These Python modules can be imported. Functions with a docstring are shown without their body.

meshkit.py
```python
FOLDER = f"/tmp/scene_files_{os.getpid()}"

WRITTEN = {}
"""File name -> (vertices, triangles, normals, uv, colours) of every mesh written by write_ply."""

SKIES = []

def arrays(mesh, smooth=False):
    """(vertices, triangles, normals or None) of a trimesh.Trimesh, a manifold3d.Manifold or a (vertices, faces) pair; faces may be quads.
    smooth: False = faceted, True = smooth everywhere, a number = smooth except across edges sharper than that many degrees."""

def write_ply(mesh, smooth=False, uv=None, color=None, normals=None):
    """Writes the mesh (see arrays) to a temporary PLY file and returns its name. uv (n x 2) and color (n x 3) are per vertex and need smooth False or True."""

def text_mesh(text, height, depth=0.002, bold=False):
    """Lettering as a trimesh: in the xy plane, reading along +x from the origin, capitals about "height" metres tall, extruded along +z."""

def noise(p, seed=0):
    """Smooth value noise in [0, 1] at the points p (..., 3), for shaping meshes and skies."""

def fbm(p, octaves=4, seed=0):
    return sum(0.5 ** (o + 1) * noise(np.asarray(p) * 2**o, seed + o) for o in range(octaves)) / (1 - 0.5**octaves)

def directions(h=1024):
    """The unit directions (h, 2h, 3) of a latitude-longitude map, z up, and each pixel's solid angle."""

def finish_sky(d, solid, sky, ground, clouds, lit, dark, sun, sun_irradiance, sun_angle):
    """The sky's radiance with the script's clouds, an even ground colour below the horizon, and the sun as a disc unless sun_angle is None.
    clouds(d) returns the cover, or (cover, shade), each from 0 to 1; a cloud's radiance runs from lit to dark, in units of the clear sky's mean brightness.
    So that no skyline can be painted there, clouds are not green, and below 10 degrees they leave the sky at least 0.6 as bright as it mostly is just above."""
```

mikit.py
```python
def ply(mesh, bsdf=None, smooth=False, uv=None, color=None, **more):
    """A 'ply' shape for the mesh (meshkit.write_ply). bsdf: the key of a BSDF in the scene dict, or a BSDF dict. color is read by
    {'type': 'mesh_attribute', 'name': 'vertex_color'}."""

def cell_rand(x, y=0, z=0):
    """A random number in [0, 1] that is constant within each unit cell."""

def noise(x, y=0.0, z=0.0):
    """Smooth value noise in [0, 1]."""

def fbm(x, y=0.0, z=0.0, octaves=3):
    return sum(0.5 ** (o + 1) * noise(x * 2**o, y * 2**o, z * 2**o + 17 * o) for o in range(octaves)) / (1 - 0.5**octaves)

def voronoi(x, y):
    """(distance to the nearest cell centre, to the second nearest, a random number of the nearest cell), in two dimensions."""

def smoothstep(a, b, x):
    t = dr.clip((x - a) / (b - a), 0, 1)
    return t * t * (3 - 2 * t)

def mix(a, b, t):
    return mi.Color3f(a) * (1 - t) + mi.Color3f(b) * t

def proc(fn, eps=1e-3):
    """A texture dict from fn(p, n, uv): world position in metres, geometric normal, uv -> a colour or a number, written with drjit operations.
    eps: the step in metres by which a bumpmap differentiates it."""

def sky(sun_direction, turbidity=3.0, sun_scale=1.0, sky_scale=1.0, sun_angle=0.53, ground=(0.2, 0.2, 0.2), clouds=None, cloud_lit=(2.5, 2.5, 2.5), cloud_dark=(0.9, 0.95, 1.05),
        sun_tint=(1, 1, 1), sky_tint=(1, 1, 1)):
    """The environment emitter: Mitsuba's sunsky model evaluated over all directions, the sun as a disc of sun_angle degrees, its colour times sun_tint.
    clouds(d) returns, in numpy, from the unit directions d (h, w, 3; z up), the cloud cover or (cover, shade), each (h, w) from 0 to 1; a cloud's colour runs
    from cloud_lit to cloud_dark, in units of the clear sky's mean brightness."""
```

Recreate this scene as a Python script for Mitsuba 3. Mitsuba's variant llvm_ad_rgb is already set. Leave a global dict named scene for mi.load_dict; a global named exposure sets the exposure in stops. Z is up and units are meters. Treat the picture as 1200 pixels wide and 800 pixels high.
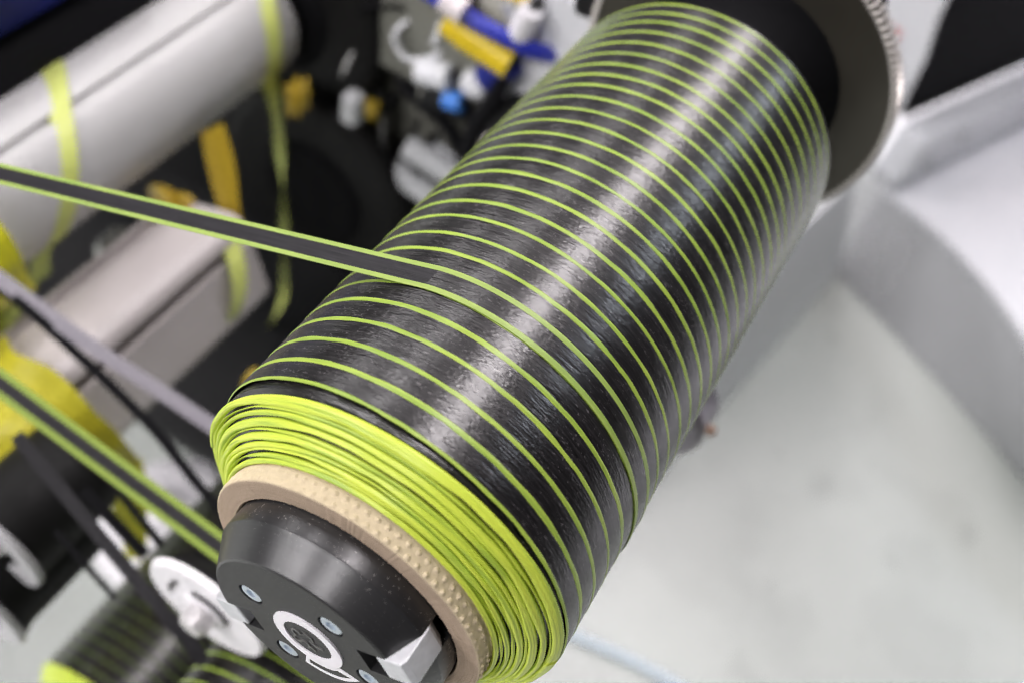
import math
import numpy as np, trimesh, drjit as dr, mitsuba as mi, mikit, meshkit
import manifold3d as m3
from shapely.geometry import Polygon, Point, box as sbox
from shapely import affinity
from scipy.interpolate import PchipInterpolator
from mikit import noise, fbm, smoothstep, mix

scene, labels = {'type': 'scene'}, {}
rng = np.random.default_rng(7)
exposure = 0.5
T = mi.ScalarTransform4f

# ------------------------------------------------------------------ camera
CAM = np.array([0.05724, -0.10142, 1.28182])
FWD = np.array([-0.17770264, 0.58837602, -0.78881901])
UP = np.array([-0.4973235, 0.63799057, 0.58790932])
scene['camera'] = {'type': 'thinlens', 'fov': 53.58, 'fov_axis': 'x', 'aperture_radius': 0.0029, 'focus_distance': 0.292,
                   'near_clip': 0.01, 'far_clip': 60.0,
                   'to_world': T().look_at(origin=CAM.tolist(), target=(CAM + FWD).tolist(), up=UP.tolist())}


# ------------------------------------------------------------------ helpers
def numbered(key):
    if key not in scene and not any(k.startswith(key + '__') for k in scene) and key not in labels:
        return key
    i = 1
    while f'{key}_{i:03d}' in scene or f'{key}_{i:03d}' in labels or any(k.startswith(f'{key}_{i:03d}__') for k in scene):
        i += 1
    return f'{key}_{i:03d}'


def thing(name, label, cat, group=None, kind=None):
    key = numbered(name)
    labels[key] = {'label': label, 'category': cat}
    if group: labels[key]['group'] = group
    if kind: labels[key]['kind'] = kind
    return key


def part(parent, name, mesh, mat, smooth=30, label=None, kind=None):
    key = numbered(f'{parent}__{name}')
    scene[key] = mikit.ply(mesh, mat, smooth=smooth)
    if label or kind:
        labels[key] = {}
        if label: labels[key]['label'] = label
        if kind: labels[key]['kind'] = kind
    return key


def solo(name, label, cat, mesh, mat, smooth=30, group=None):
    key = thing(name, label, cat, group)
    scene[key] = mikit.ply(mesh, mat, smooth=smooth)
    return key


def struct(name, mesh, mat, smooth=False):
    scene[name] = mikit.ply(mesh, mat, smooth=smooth)
    labels[name] = {'kind': 'structure'}
    return name


def cat_(ms):
    return trimesh.util.concatenate(ms)


def grid(P, closed_u=False, closed_v=False):
    """P (nu, nv, 3) -> mesh"""
    nu, nv = P.shape[:2]
    iu = np.arange(nu if closed_u else nu - 1)
    iv = np.arange(nv if closed_v else nv - 1)
    i, j = np.meshgrid(iu, iv, indexing='ij')
    a, b = i * nv + j, ((i + 1) % nu) * nv + j
    c, d = ((i + 1) % nu) * nv + (j + 1) % nv, i * nv + (j + 1) % nv
    F = np.stack([a, b, c, d], -1).reshape(-1, 4)
    F = np.vstack([F[:, [0, 1, 2]], F[:, [0, 2, 3]]])
    return trimesh.Trimesh(P.reshape(-1, 3), F, process=False)


def lathe(prof, c=(0, 0, 1.0), n=160):
    """profile [(y, r)] turned round the +Y line through c; closed profile"""
    th = np.linspace(0, 2 * np.pi, n, endpoint=False)
    pr = np.array(prof, float)
    P = np.stack([c[0] + pr[None, :, 1] * np.cos(th)[:, None], np.broadcast_to(c[1] + pr[None, :, 0], (n, len(pr))), c[2] + pr[None, :, 1] * np.sin(th)[:, None]], -1)
    return grid(P[:, ::-1], True, True)


def disc_prof(y0, y1, r, ch=0.0008, r0=1e-5):
    return [(y0, r0), (y0, r - ch), (y0 + ch, r), (y1 - ch, r), (y1, r - ch), (y1, r0)]


def ring_prof(y0, y1, r0, r1, ch=0.0006):
    return [(y0, r0 + ch), (y0, r1 - ch), (y0 + ch, r1), (y1 - ch, r1), (y1, r1 - ch), (y1, r0 + ch), (y1 - ch, r0), (y0 + ch, r0)]


def man(mesh):
    return m3.Manifold(m3.Mesh(np.asarray(mesh.vertices, np.float32), np.asarray(mesh.faces, np.uint32)))


def tri(m):
    k = m.to_mesh()
    return trimesh.Trimesh(k.vert_properties[:, :3], k.tri_verts, process=False)


def rbox(size, r=0.002, seg=8):
    """box with rounded edges centred at 0"""
    s = np.array(size) / 2 - r
    sp = m3.Manifold.sphere(r, seg)
    return tri(m3.Manifold.batch_hull([sp.translate([sx * s[0], sy * s[1], sz * s[2]]) for sx in (-1, 1) for sy in (-1, 1) for sz in (-1, 1)]))


def place(mesh, loc=(0, 0, 0), rot=None):
    m = mesh.copy()
    M = np.eye(4)
    if rot is not None:
        M[:3, :3] = rot
    M[:3, 3] = loc
    m.apply_transform(M)
    return m


def frame(z, x=(0, 0, 1.0)):
    """rotation whose local z is z and local x as near x as can be"""
    z = np.array(z, float); z /= np.linalg.norm(z)
    x = np.array(x, float); x = x - z * (x @ z); x /= np.linalg.norm(x)
    return np.stack([x, np.cross(z, x), z], 1)


def tube(pts, r, n=12, closed_ends=True):
    p = np.asarray(pts, float)
    t = np.gradient(p, axis=0); t /= np.linalg.norm(t, axis=1, keepdims=True)
    a = np.cross(t, [0.31, 0.2, 0.93]); a /= np.linalg.norm(a, axis=1, keepdims=True)
    b = np.cross(t, a)
    th = np.linspace(0, 2 * np.pi, n, endpoint=False)
    r = np.broadcast_to(r, (len(p),))
    P = p[:, None] + r[:, None, None] * (np.cos(th)[None, :, None] * a[:, None] + np.sin(th)[None, :, None] * b[:, None])
    m = grid(P, False, True)
    if closed_ends:
        V = np.vstack([m.vertices, p[:1], p[-1:]]); k = len(m.vertices)
        j = np.arange(n)
        F = np.vstack([m.faces, np.stack([np.full(n, k), (j + 1) % n, j], 1), np.stack([np.full(n, k + 1), (len(p) - 1) * n + j, (len(p) - 1) * n + (j + 1) % n], 1)])
        m = trimesh.Trimesh(V, F, process=False)
    return m


def curve(pts, n=40):
    p = np.array(pts, float)
    s = np.r_[0, np.cumsum(np.linalg.norm(np.diff(p, axis=0), axis=1))]
    f = PchipInterpolator(s, p)
    return f(np.linspace(0, s[-1], n))


def ribbon(pts, wdir, width, thick, off=0.0, nw=5, crown=0.0):
    """a band along pts, across wdir (n,3), closed with thickness; off shifts across"""
    p = np.asarray(pts, float); n = len(p)
    w = np.broadcast_to(np.asarray(wdir, float), p.shape); w = w / np.linalg.norm(w, axis=1, keepdims=True)
    t = np.gradient(p, axis=0); nn = np.cross(t, w); nn /= np.linalg.norm(nn, axis=1, keepdims=True)
    width = np.broadcast_to(width, (n,)); off = np.broadcast_to(off, (n,))
    s = np.linspace(-.5, .5, nw)
    top = p[:, None] + w[:, None] * (off[:, None] + s[None] * width[:, None])[..., None] + nn[:, None] * (thick / 2 + crown * (1 - 4 * s ** 2))[None, :, None]
    bot = top - nn[:, None] * thick
    return grid(np.concatenate([top, bot[:, ::-1]], 1), False, True)


def extr(poly, y0, y1, c=(0, 0)):
    """polygon in (x, z) extruded along +Y"""
    m = trimesh.creation.extrude_polygon(poly, y1 - y0, engine='earcut')
    v = np.array(m.vertices)
    m.vertices = np.stack([v[:, 0] + c[0], v[:, 2] + y0, v[:, 1] + c[1]], 1)
    m.faces = m.faces[:, ::-1]
    return m


def prism(poly, z0, z1):
    m = trimesh.creation.extrude_polygon(poly, z1 - z0, engine='earcut')
    m.apply_translation([0, 0, z0])
    return m


def bar(a, b, w, h, r=0.002, up=(0, 0, 1.0)):
    """rounded bar from a to b, w across, h along up"""
    a, b = np.array(a, float), np.array(b, float)
    d = b - a; L = np.linalg.norm(d)
    return place(rbox((h, w, L), r), (a + b) / 2, frame(d, up))


# ------------------------------------------------------------------ materials
def mat(name, color, rough=0.5, spec=0.5, metallic=0.0, **k):
    scene['mat_' + name] = {'type': 'twosided', 'b': {'type': 'principled', 'base_color': color if isinstance(color, dict) else {'type': 'rgb', 'value': list(color)},
                                                     'roughness': rough, 'specular': spec, 'metallic': metallic, **k}}
    return 'mat_' + name


def bumped(name, color, rough, spec, height, eps=2e-4, **k):
    scene['mat_' + name] = {'type': 'twosided', 'b': {'type': 'bumpmap', 't': mikit.proc(height, eps=eps), 'scale': 1.0, 'b': {'type': 'principled', 'base_color': color if isinstance(color, dict) else {'type': 'rgb', 'value': list(color)},
                                                     'roughness': rough, 'specular': spec, **k}}}
    return 'mat_' + name


def tow_coords(p):
    th = dr.atan2(p.z - 1.0, p.x)
    return th * 62.2, p.y * 1000.0


def tow_color(p, n, uv):
    s, y = tow_coords(p)
    a = noise(s * 0.14, y * 2.8, 3.0)
    a2 = noise(s * 0.5, y * 5.5, 13.0)
    b = fbm(s * 0.05, y * 0.5, 9.0)
    spark = smoothstep(0.74, 0.96, noise(s * 1.3, y * 3.2, 31.0)) * smoothstep(0.30, 0.75, noise(s * 0.15, y * 1.2, 7.0))
    v = 0.003 + 0.016 * a * a * a + 0.010 * a2 * a2 + 0.002 * b + 0.08 * spark
    return mi.Color3f(v * 1.04, v * 0.95, v * 1.0)


def tow_height(p, n, uv):
    s, y = tow_coords(p)
    return 0.000055 * noise(s * 0.08, y * 3.2, 5.0) + 0.000072 * noise(s * 0.30, y * 2.0, 8.0) + 0.00005 * noise(s * 1.1, y * 3.4, 2.0)


TOW = bumped('tow', mikit.proc(tow_color), 0.28, 0.70, tow_height, eps=1e-4)


def film_tint(p, n, uv):
    s, y = tow_coords(p)
    a = noise(s * 0.06, y * 1.1, 1.0)
    b = noise(s * 0.35, y * 3.0, 4.0)
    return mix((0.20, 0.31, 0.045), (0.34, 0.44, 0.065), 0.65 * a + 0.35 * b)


def film_height(p, n, uv):
    s, y = tow_coords(p)
    return 0.00010 * noise(s * 0.10, y * 2.5, 6.0)


FILM = bumped('film_stripe', mikit.proc(film_tint), 0.33, 0.45, film_height, eps=1.5e-4)


def fold_tint(p, n, uv):
    s, y = tow_coords(p)
    r = dr.sqrt(p.x * p.x + (p.z - 1.0) * (p.z - 1.0)) * 1000
    a = noise(s * 0.05, y * 0.9, r * 0.9)
    b = noise(s * 0.10, y * 3.0, r * 3.0)
    thin = smoothstep(0.50, 0.78, fbm(s * 0.035, y * 0.8, r * 1.1 + 3.0))
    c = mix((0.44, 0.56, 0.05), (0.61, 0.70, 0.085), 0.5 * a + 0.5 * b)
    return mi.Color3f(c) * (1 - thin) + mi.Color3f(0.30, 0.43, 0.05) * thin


FOLD = bumped('film_fold', mikit.proc(fold_tint), 0.34, 0.4, lambda p, n, uv: 0.00005 * noise(tow_coords(p)[0] * 0.08, tow_coords(p)[1] * 2.0, dr.sqrt(p.x * p.x + (p.z - 1.0) * (p.z - 1.0)) * 2500), eps=1.5e-4)


def card_color(p, n, uv):
    s, y = tow_coords(p)
    r = dr.sqrt(p.x * p.x + (p.z - 1.0) * (p.z - 1.0))
    f = fbm(s * 0.5, y * 1.2, r * 900)
    g = noise(s * 4.0, y * 8.0, r * 4000)
    face = smoothstep(0.0, 0.0006, p.y) * smoothstep(0.0450, 0.0455, r)
    skin = mix((0.45, 0.37, 0.25), (0.60, 0.505, 0.35), 0.6 * f + 0.4 * g)
    cut = mix((0.25, 0.185, 0.13), (0.42, 0.33, 0.25), 0.35 * noise(s * 0.08, r * 2500, 2.0) + 0.65 * g)
    return skin * face + cut * (1 - face)


CARD = bumped('cardboard', mikit.proc(card_color), 0.85, 0.2, lambda p, n, uv: 0.00009 * noise(p.x * 2600, p.y * 2600, p.z * 2600) + 0.00008 * noise(p.x * 900, p.y * 900, p.z * 900), eps=1e-4)


def face_color(p, n, uv):
    dust = smoothstep(0.86, 0.93, noise(p.x * 1900, p.y * 1900, p.z * 1900)) * smoothstep(0.45, 0.75, noise(p.x * 70, p.y * 70, p.z * 70))
    v = 0.020 + 0.006 * noise(p.x * 1500, p.y * 1500, p.z * 1500)
    return mix((v, v, v), (0.22, 0.21, 0.20), dust * 0.35)


def cone_color(p, n, uv):
    r = dr.sqrt(p.x * p.x + (p.z - 1.0) * (p.z - 1.0))
    edge = smoothstep(-0.0105, -0.004, p.y)
    speck = smoothstep(0.84, 0.92, noise(p.x * 1900, p.y * 1900, p.z * 1900)) * (0.15 + 0.85 * edge)
    lathe_line = 0.004 * noise(p.y * 9000, r * 9000, 1.0)
    v = 0.017 + lathe_line
    return mix((v, v, v * 1.05), (0.36, 0.34, 0.32), speck * 0.45)


CHUCK = bumped('chuck_black', mikit.proc(cone_color), 0.32, 0.7, lambda p, n, uv: 0.00002 * noise(p.y * 7000, 1.0, 1.0), eps=5e-5)
FACE = mat('chuck_face', mikit.proc(face_color), 0.55, 0.5)
BLACKHOLE = mat('dark_recess', (0.012, 0.012, 0.012), 0.7, 0.3)
SILVER = mat('jaw_silver', mikit.proc(lambda p, n, uv: mix((0.50, 0.51, 0.53), (0.60, 0.61, 0.63), noise(p.x * 700, p.y * 700, p.z * 700))), 0.42, 0.6, 0.25)
ZINC = mat('zinc_screw', (0.50, 0.56, 0.62), 0.3, 0.6, 0.6)
PRINT = mat('white_print', (0.72, 0.70, 0.73), 0.5, 0.4)
RELIEF = mat('relief', (0.10, 0.10, 0.095), 0.4, 0.5)
TAPE = bumped('tape', mikit.proc(lambda p, n, uv: mix((0.005, 0.0047, 0.006), (0.022, 0.0205, 0.024), noise(p.x * 90, p.y * 3200, p.z * 90))), 0.40, 0.35, lambda p, n, uv: 0.00005 * noise(p.x * 500, p.y * 4500, p.z * 500), eps=1e-4)
EDGE = mat('tape_edge', mikit.proc(lambda p, n, uv: mix((0.22, 0.32, 0.065), (0.30, 0.39, 0.09), noise(p.x * 70, p.y * 900, p.z * 70))), 0.4, 0.4)
EDGEDARK = mat('dark_green_edge', (0.085, 0.13, 0.025), 0.5, 0.3)
RINGGREY = mat('ring_grey', (0.42, 0.42, 0.43), 0.45, 0.4)
EDGE2 = mat('tape_edge_dull', (0.22, 0.30, 0.05), 0.4, 0.4)
STEEL = mat('flange_steel', mikit.proc(lambda p, n, uv: mix((0.042, 0.039, 0.031), (0.075, 0.070, 0.056), fbm(p.x * 25, p.y * 25, p.z * 25))), 0.36, 0.5, 0.55)
KNURL = mat('knurl_steel', (0.46, 0.43, 0.405), 0.34, 0.5, 0.6)
BLACK = mat('black_parts', mikit.proc(lambda p, n, uv: mix((0.004, 0.004, 0.004), (0.009, 0.009, 0.009), fbm(p.x * 30, p.y * 30, p.z * 30))), 0.55, 0.15)
MATTBLACK = mat('matt_black', (0.005, 0.005, 0.006), 0.8, 0.12)
GREYTUBE = mat('grey_tube', mikit.proc(lambda p, n, uv: mix((0.47, 0.47, 0.465), (0.55, 0.545, 0.54), fbm(p.x * 18, p.y * 6, p.z * 18))), 0.38, 0.5)
PINKGREY = mat('pinkish_grey_tube', mikit.proc(lambda p, n, uv: mix((0.40, 0.37, 0.365), (0.47, 0.44, 0.435), fbm(p.x * 18, p.y * 6, p.z * 18))), 0.42, 0.5)
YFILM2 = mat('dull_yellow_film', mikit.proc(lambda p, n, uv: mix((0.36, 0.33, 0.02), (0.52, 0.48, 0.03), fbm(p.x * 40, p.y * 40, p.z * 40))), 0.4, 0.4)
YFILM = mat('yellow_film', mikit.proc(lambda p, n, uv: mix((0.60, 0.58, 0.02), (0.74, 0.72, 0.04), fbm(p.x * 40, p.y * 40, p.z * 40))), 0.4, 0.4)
GFILM = mat('pale_green_film', mikit.proc(lambda p, n, uv: mix((0.52, 0.60, 0.14), (0.64, 0.69, 0.22), fbm(p.x * 60, p.y * 60, p.z * 60))), 0.4, 0.4)
WHITE = mat('white_plastic', (0.78, 0.76, 0.79), 0.35, 0.5)
WHITEPAINT = mat('white_paint', mikit.proc(lambda p, n, uv: mix((0.66, 0.67, 0.70), (0.74, 0.74, 0.77), fbm(p.x * 12, p.y * 12, p.z * 12))), 0.22, 0.5)
GREYPAINT = mat('grey_paint', mikit.proc(lambda p, n, uv: mix((0.36, 0.37, 0.38), (0.43, 0.44, 0.45), fbm(p.x * 8, p.y * 8, p.z * 5))), 0.5, 0.4)
GREYPAINT2 = mat('pale_grey_paint', mikit.proc(lambda p, n, uv: mix((0.60, 0.61, 0.62), (0.66, 0.67, 0.68), fbm(p.x * 6, p.y * 6, p.z * 5))), 0.5, 0.4)
ALU = mat('aluminium', mikit.proc(lambda p, n, uv: mix((0.60, 0.61, 0.64), (0.70, 0.71, 0.74), fbm(p.x * 14, p.y * 14, p.z * 14))), 0.4, 0.5)
MACHINE = mat('machine_metal', mikit.proc(lambda p, n, uv: mix((0.12, 0.125, 0.105), (0.22, 0.22, 0.19), fbm(p.x * 16, p.y * 16, p.z * 16))), 0.45, 0.5, 0.1)
DARKMETAL = mat('dark_machine_metal', mikit.proc(lambda p, n, uv: mix((0.006, 0.007, 0.008), (0.018, 0.018, 0.018), fbm(p.x * 16, p.y * 16, p.z * 16))), 0.6, 0.15)
CHROME = mat('bright_steel', (0.72, 0.69, 0.70), 0.28, 0.6, 0.5)
YELLOW = mat('yellow_plastic', (0.75, 0.55, 0.01), 0.35, 0.5)
GOLD = mat('amber_film', mikit.proc(lambda p, n, uv: mix((0.36, 0.24, 0.02), (0.52, 0.38, 0.03), fbm(p.x * 60, p.y * 60, p.z * 60))), 0.4, 0.5)
BLUE = mat('blue_hose', (0.02, 0.03, 0.38), 0.35, 0.5)
LIGHTBLUE = mat('blue_fitting', (0.04, 0.19, 0.62), 0.35, 0.5)
NAVY = mat('navy_cloth', mikit.proc(lambda p, n, uv: mix((0.006, 0.010, 0.11), (0.015, 0.025, 0.24), noise(p.x * 45, p.y * 45, p.z * 20))), 0.6, 0.3)
BROWN = mat('brown_edge', (0.16, 0.09, 0.04), 0.5, 0.4)
RED = mat('red_plastic', (0.55, 0.06, 0.04), 0.4, 0.5)
ORANGE = mat('orange_plastic', (0.55, 0.24, 0.03), 0.45, 0.5)
ORANGE2 = mat('dull_orange', (0.34, 0.22, 0.16), 0.5, 0.3)
PINKWHITE = mat('white_knob', (0.72, 0.66, 0.67), 0.4, 0.5)
GREYSTRAP = mat('grey_strap', (0.20, 0.185, 0.215), 0.38, 0.6)
PALEBLUE = mat('pale_blue_plastic', (0.60, 0.70, 0.78), 0.4, 0.5)


def floor_color(p, n, uv):
    a = fbm(p.x * 3.0, p.y * 3.0, 1.0, octaves=4)
    b = smoothstep(0.55, 0.75, fbm(p.x * 9.0 + 3, p.y * 9.0, 5.0))
    spot = smoothstep(0.90, 0.97, noise(p.x * 14.0, p.y * 14.0, 2.0)) * 0.6
    c = mix((0.395, 0.425, 0.395), (0.475, 0.50, 0.475), a)
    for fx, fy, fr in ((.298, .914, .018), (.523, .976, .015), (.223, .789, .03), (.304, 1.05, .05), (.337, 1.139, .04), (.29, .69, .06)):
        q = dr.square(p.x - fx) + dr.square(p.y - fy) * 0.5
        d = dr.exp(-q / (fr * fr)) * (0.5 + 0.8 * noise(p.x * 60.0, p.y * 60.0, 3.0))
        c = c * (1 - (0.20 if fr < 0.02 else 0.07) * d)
    streak = smoothstep(0.55, 0.9, noise(p.x * 5.0 + p.y * 2.0, p.y * 0.7, 8.0))
    return c * (1 - 0.06 * b - 0.15 * spot) * (1 + 0.06 * streak)


FLOORMAT = mat('floor', mikit.proc(floor_color), 0.35, 0.5)
scene['mat_lamp'] = {'type': 'diffuse', 'reflectance': {'type': 'rgb', 'value': [0.8, 0.8, 0.8]}}

# ------------------------------------------------------------------ lamps high above (the hall's ceiling lamps, outside the frame)
LZ = 4.9
HALF = {'grp': 'long white lamps in rows high above'}


def lamp(x, y, w, l, power, color=(1.0, 0.97, 0.95)):
    key = numbered('ceiling_lamp')
    labels[key] = {'label': 'long white ceiling lamp hung high above the machine, outside the picture', 'category': 'lamp', 'group': HALF['grp']}
    m = trimesh.Trimesh([[x - w / 2, y - l / 2, LZ], [x + w / 2, y - l / 2, LZ], [x + w / 2, y + l / 2, LZ], [x - w / 2, y + l / 2, LZ]], [[0, 2, 1], [0, 3, 2]], process=False)
    scene[key] = mikit.ply(m, 'mat_lamp', smooth=False)
    scene[key]['emitter'] = {'type': 'area', 'radiance': {'type': 'rgb', 'value': [power * c for c in color]}}


for yy in (1.3, 2.9, 4.5, 6.1, 7.7):
    lamp(0.10, yy, 0.40, 1.35, 27, (1.0, 0.93, 0.95))
for yy in (-6.0, -3.6):
    lamp(-0.6, yy, 0.9, 1.9, 15, (1.0, 0.96, 0.98))
    lamp(-3.6, yy, 1.2, 1.9, 17, (1.0, 0.96, 0.98))
    lamp(-7.0, yy, 1.4, 1.9, 17, (1.0, 0.97, 0.98))
for yy in (-0.6, 2.4, 5.4):
    lamp(-2.8, yy, 0.9, 1.8, 8, (1.0, 0.95, 0.97))
    lamp(-6.6, yy, 1.2, 1.8, 11, (1.0, 0.96, 0.97))
for yy in (5.6, 8.0):
    lamp(3.2, yy, 0.7, 1.8, 12, (0.90, 0.97, 1.08))

# ------------------------------------------------------------------ setting
g = np.linspace(-1, 1, 41)
fl = trimesh.Trimesh([[-15, -10, 0], [15, -10, 0], [15, 20, 0], [-15, 20, 0]], [[0, 1, 2], [0, 2, 3]], process=False)
struct('floor', fl, FLOORMAT)
STRUCT_END = True

# low white platform behind, rounded upper edge
pl = Polygon([(.150, 1.356), (.300, 1.300), (.450, 1.212), (.600, 1.118), (1.6, .55), (2.6, 2.2), (1.0, 3.4), (.120, 2.2)]).buffer(-.03).buffer(.03, 8)
lowp = [(.100, 2.2), (.130, 1.48), (.160, 1.360), (.210, 1.336), (.270, 1.308), (.330, 1.278), (.395, 1.244), (.455, 1.210), (.520, 1.174), (.590, 1.132), (1.6, .55), (2.6, 2.2), (1.0, 3.3)]
topp = [(.100, 2.2), (.128, 1.50), (.160, 1.424), (.202, 1.408), (.263, 1.389), (.326, 1.355), (.397, 1.308), (.452, 1.257), (.508, 1.192), (.563, 1.119), (1.5, .58), (2.5, 2.2), (1.0, 3.3)]
pt = Polygon(topp)
pk = thing('machine_platform', 'low grey sided platform with a glossy white top on the floor at right', 'platform')
ring_ = lambda ps, z: np.array([(x_, y_, z) for x_, y_ in ps])
part(pk, 'side_panel', grid(np.stack([ring_(lowp, .002), ring_(topp, .1585), ring_(topp, .158) * [.999, 1.001, 1], ring_(lowp, .002) * [.999, 1.001, 1]], 1), True, True), GREYPAINT, 25)
part(pk, 'top_panel', prism(pt.buffer(0.003), 0.1590, 0.170), WHITEPAINT, 30)

# cabinet whose side face shows between the bobbin and the floor
cab = Polygon([(.176, 1.372), (.097, .925), (.072, .76), (.02, .70), (-.5, .80), (-.5, 1.42)]).buffer(-.02).buffer(.02, 8)
cab2 = Polygon([(.106, 1.20), (.050, .905), (.020, .76), (-.02, .72), (-.5, .80), (-.5, 1.25)]).buffer(-.02).buffer(.02, 8)
ck = thing('machine_cabinet', 'pale grey machine cabinet standing on the floor below the far end of the striped bobbin', 'cabinet')
part(ck, 'body', tri(m3.Manifold.batch_hull([man(prism(cab, 0.002, 0.012)), man(prism(cab2, 0.33, 0.34))])), GREYPAINT2, 20)
part(ck, 'top_plate', prism(cab2.buffer(0.001), 0.3405, 0.346), GREYPAINT2, False)

# ------------------------------------------------------------------ tow bobbin
KY = np.array([13.0, 22.3, 30.1, 38.8, 48.0, 57.1, 65.7, 74.5, 82.7, 90.9, 100.0, 108.2, 117.1, 125.6, 133.6, 141.6, 150.0, 158.4, 166.6, 174.8, 183.2, 191.0, 198.7, 207.0, 215.6, 224.4, 232.7, 240.3, 247.9, 255.5]) / 1000
KF = PchipInterpolator(np.arange(-1, len(KY) - 1), KY, extrapolate=True)
RO, RC, RIN = 0.0622, 0.0457, 0.0382
YF, YR = 0.0190, 0.2500


def around(th, r, y):
    return np.stack(np.broadcast_arrays(r * np.cos(th), y, 1.0 + r * np.sin(th)), -1)


B = thing('tow_bobbin', 'large bobbin of black fibre tape with many yellow-green stripes on a cardboard core', 'bobbin')
# cardboard core with embossed dots
nth, ny = 1500, 64
th = np.linspace(0, 2 * np.pi, nth, endpoint=False)
ys = np.r_[np.linspace(0.0006, 0.0105, ny), 0.02, 0.258]
TH, YY = np.meshgrid(th, ys, indexing='ij')
s, v = TH * RC, YY
pitch = 2 * np.pi * RC / 86
row = v / (pitch * 0.9)
ri = np.floor(row)
su = s / pitch + 0.5 * (ri % 2)
du = (su - np.floor(su) - 0.5) * pitch
dv = (row - ri - 0.5) * pitch * 0.9
dot = np.exp(-((du ** 2 + dv ** 2) / (0.00072 ** 2)) ** 1.6)
amp = 0.00068 * (0.35 + 0.75 * meshkit.noise(np.stack([TH * 6, ri, TH * 0 + 2], -1)))
amp = amp * np.clip(1.15 - 0.005 * (np.degrees(TH) - 30).clip(0, 130), 0.35, 1.15)
R = RC + amp * dot + 0.00012 * (meshkit.noise(np.stack([s * 900, v * 900, s * 0], -1)) - 0.5)
R[:, -2:] = RC
edge_n = 0.0004 * (meshkit.fbm(np.stack([np.cos(th) * 60, np.sin(th) * 60, th * 0], -1)) - 0.5)
Pout = around(TH, R, YY)
Pf1 = around(th, RC - 0.0007, 0.0001 + edge_n)[:, None]
Pf2 = around(th, RIN + 0.0006 + edge_n, 0.0001 + edge_n * 0.6)[:, None]
Pf3 = around(th, RIN + edge_n, 0.0010)[:, None]
Pf4 = around(th, RIN, 0.258)[:, None]
part(B, 'cardboard_core', grid(np.concatenate([Pout, Pf4, Pf3, Pf2, Pf1], 1)[:, ::-1], True, True), CARD, 40)

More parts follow.
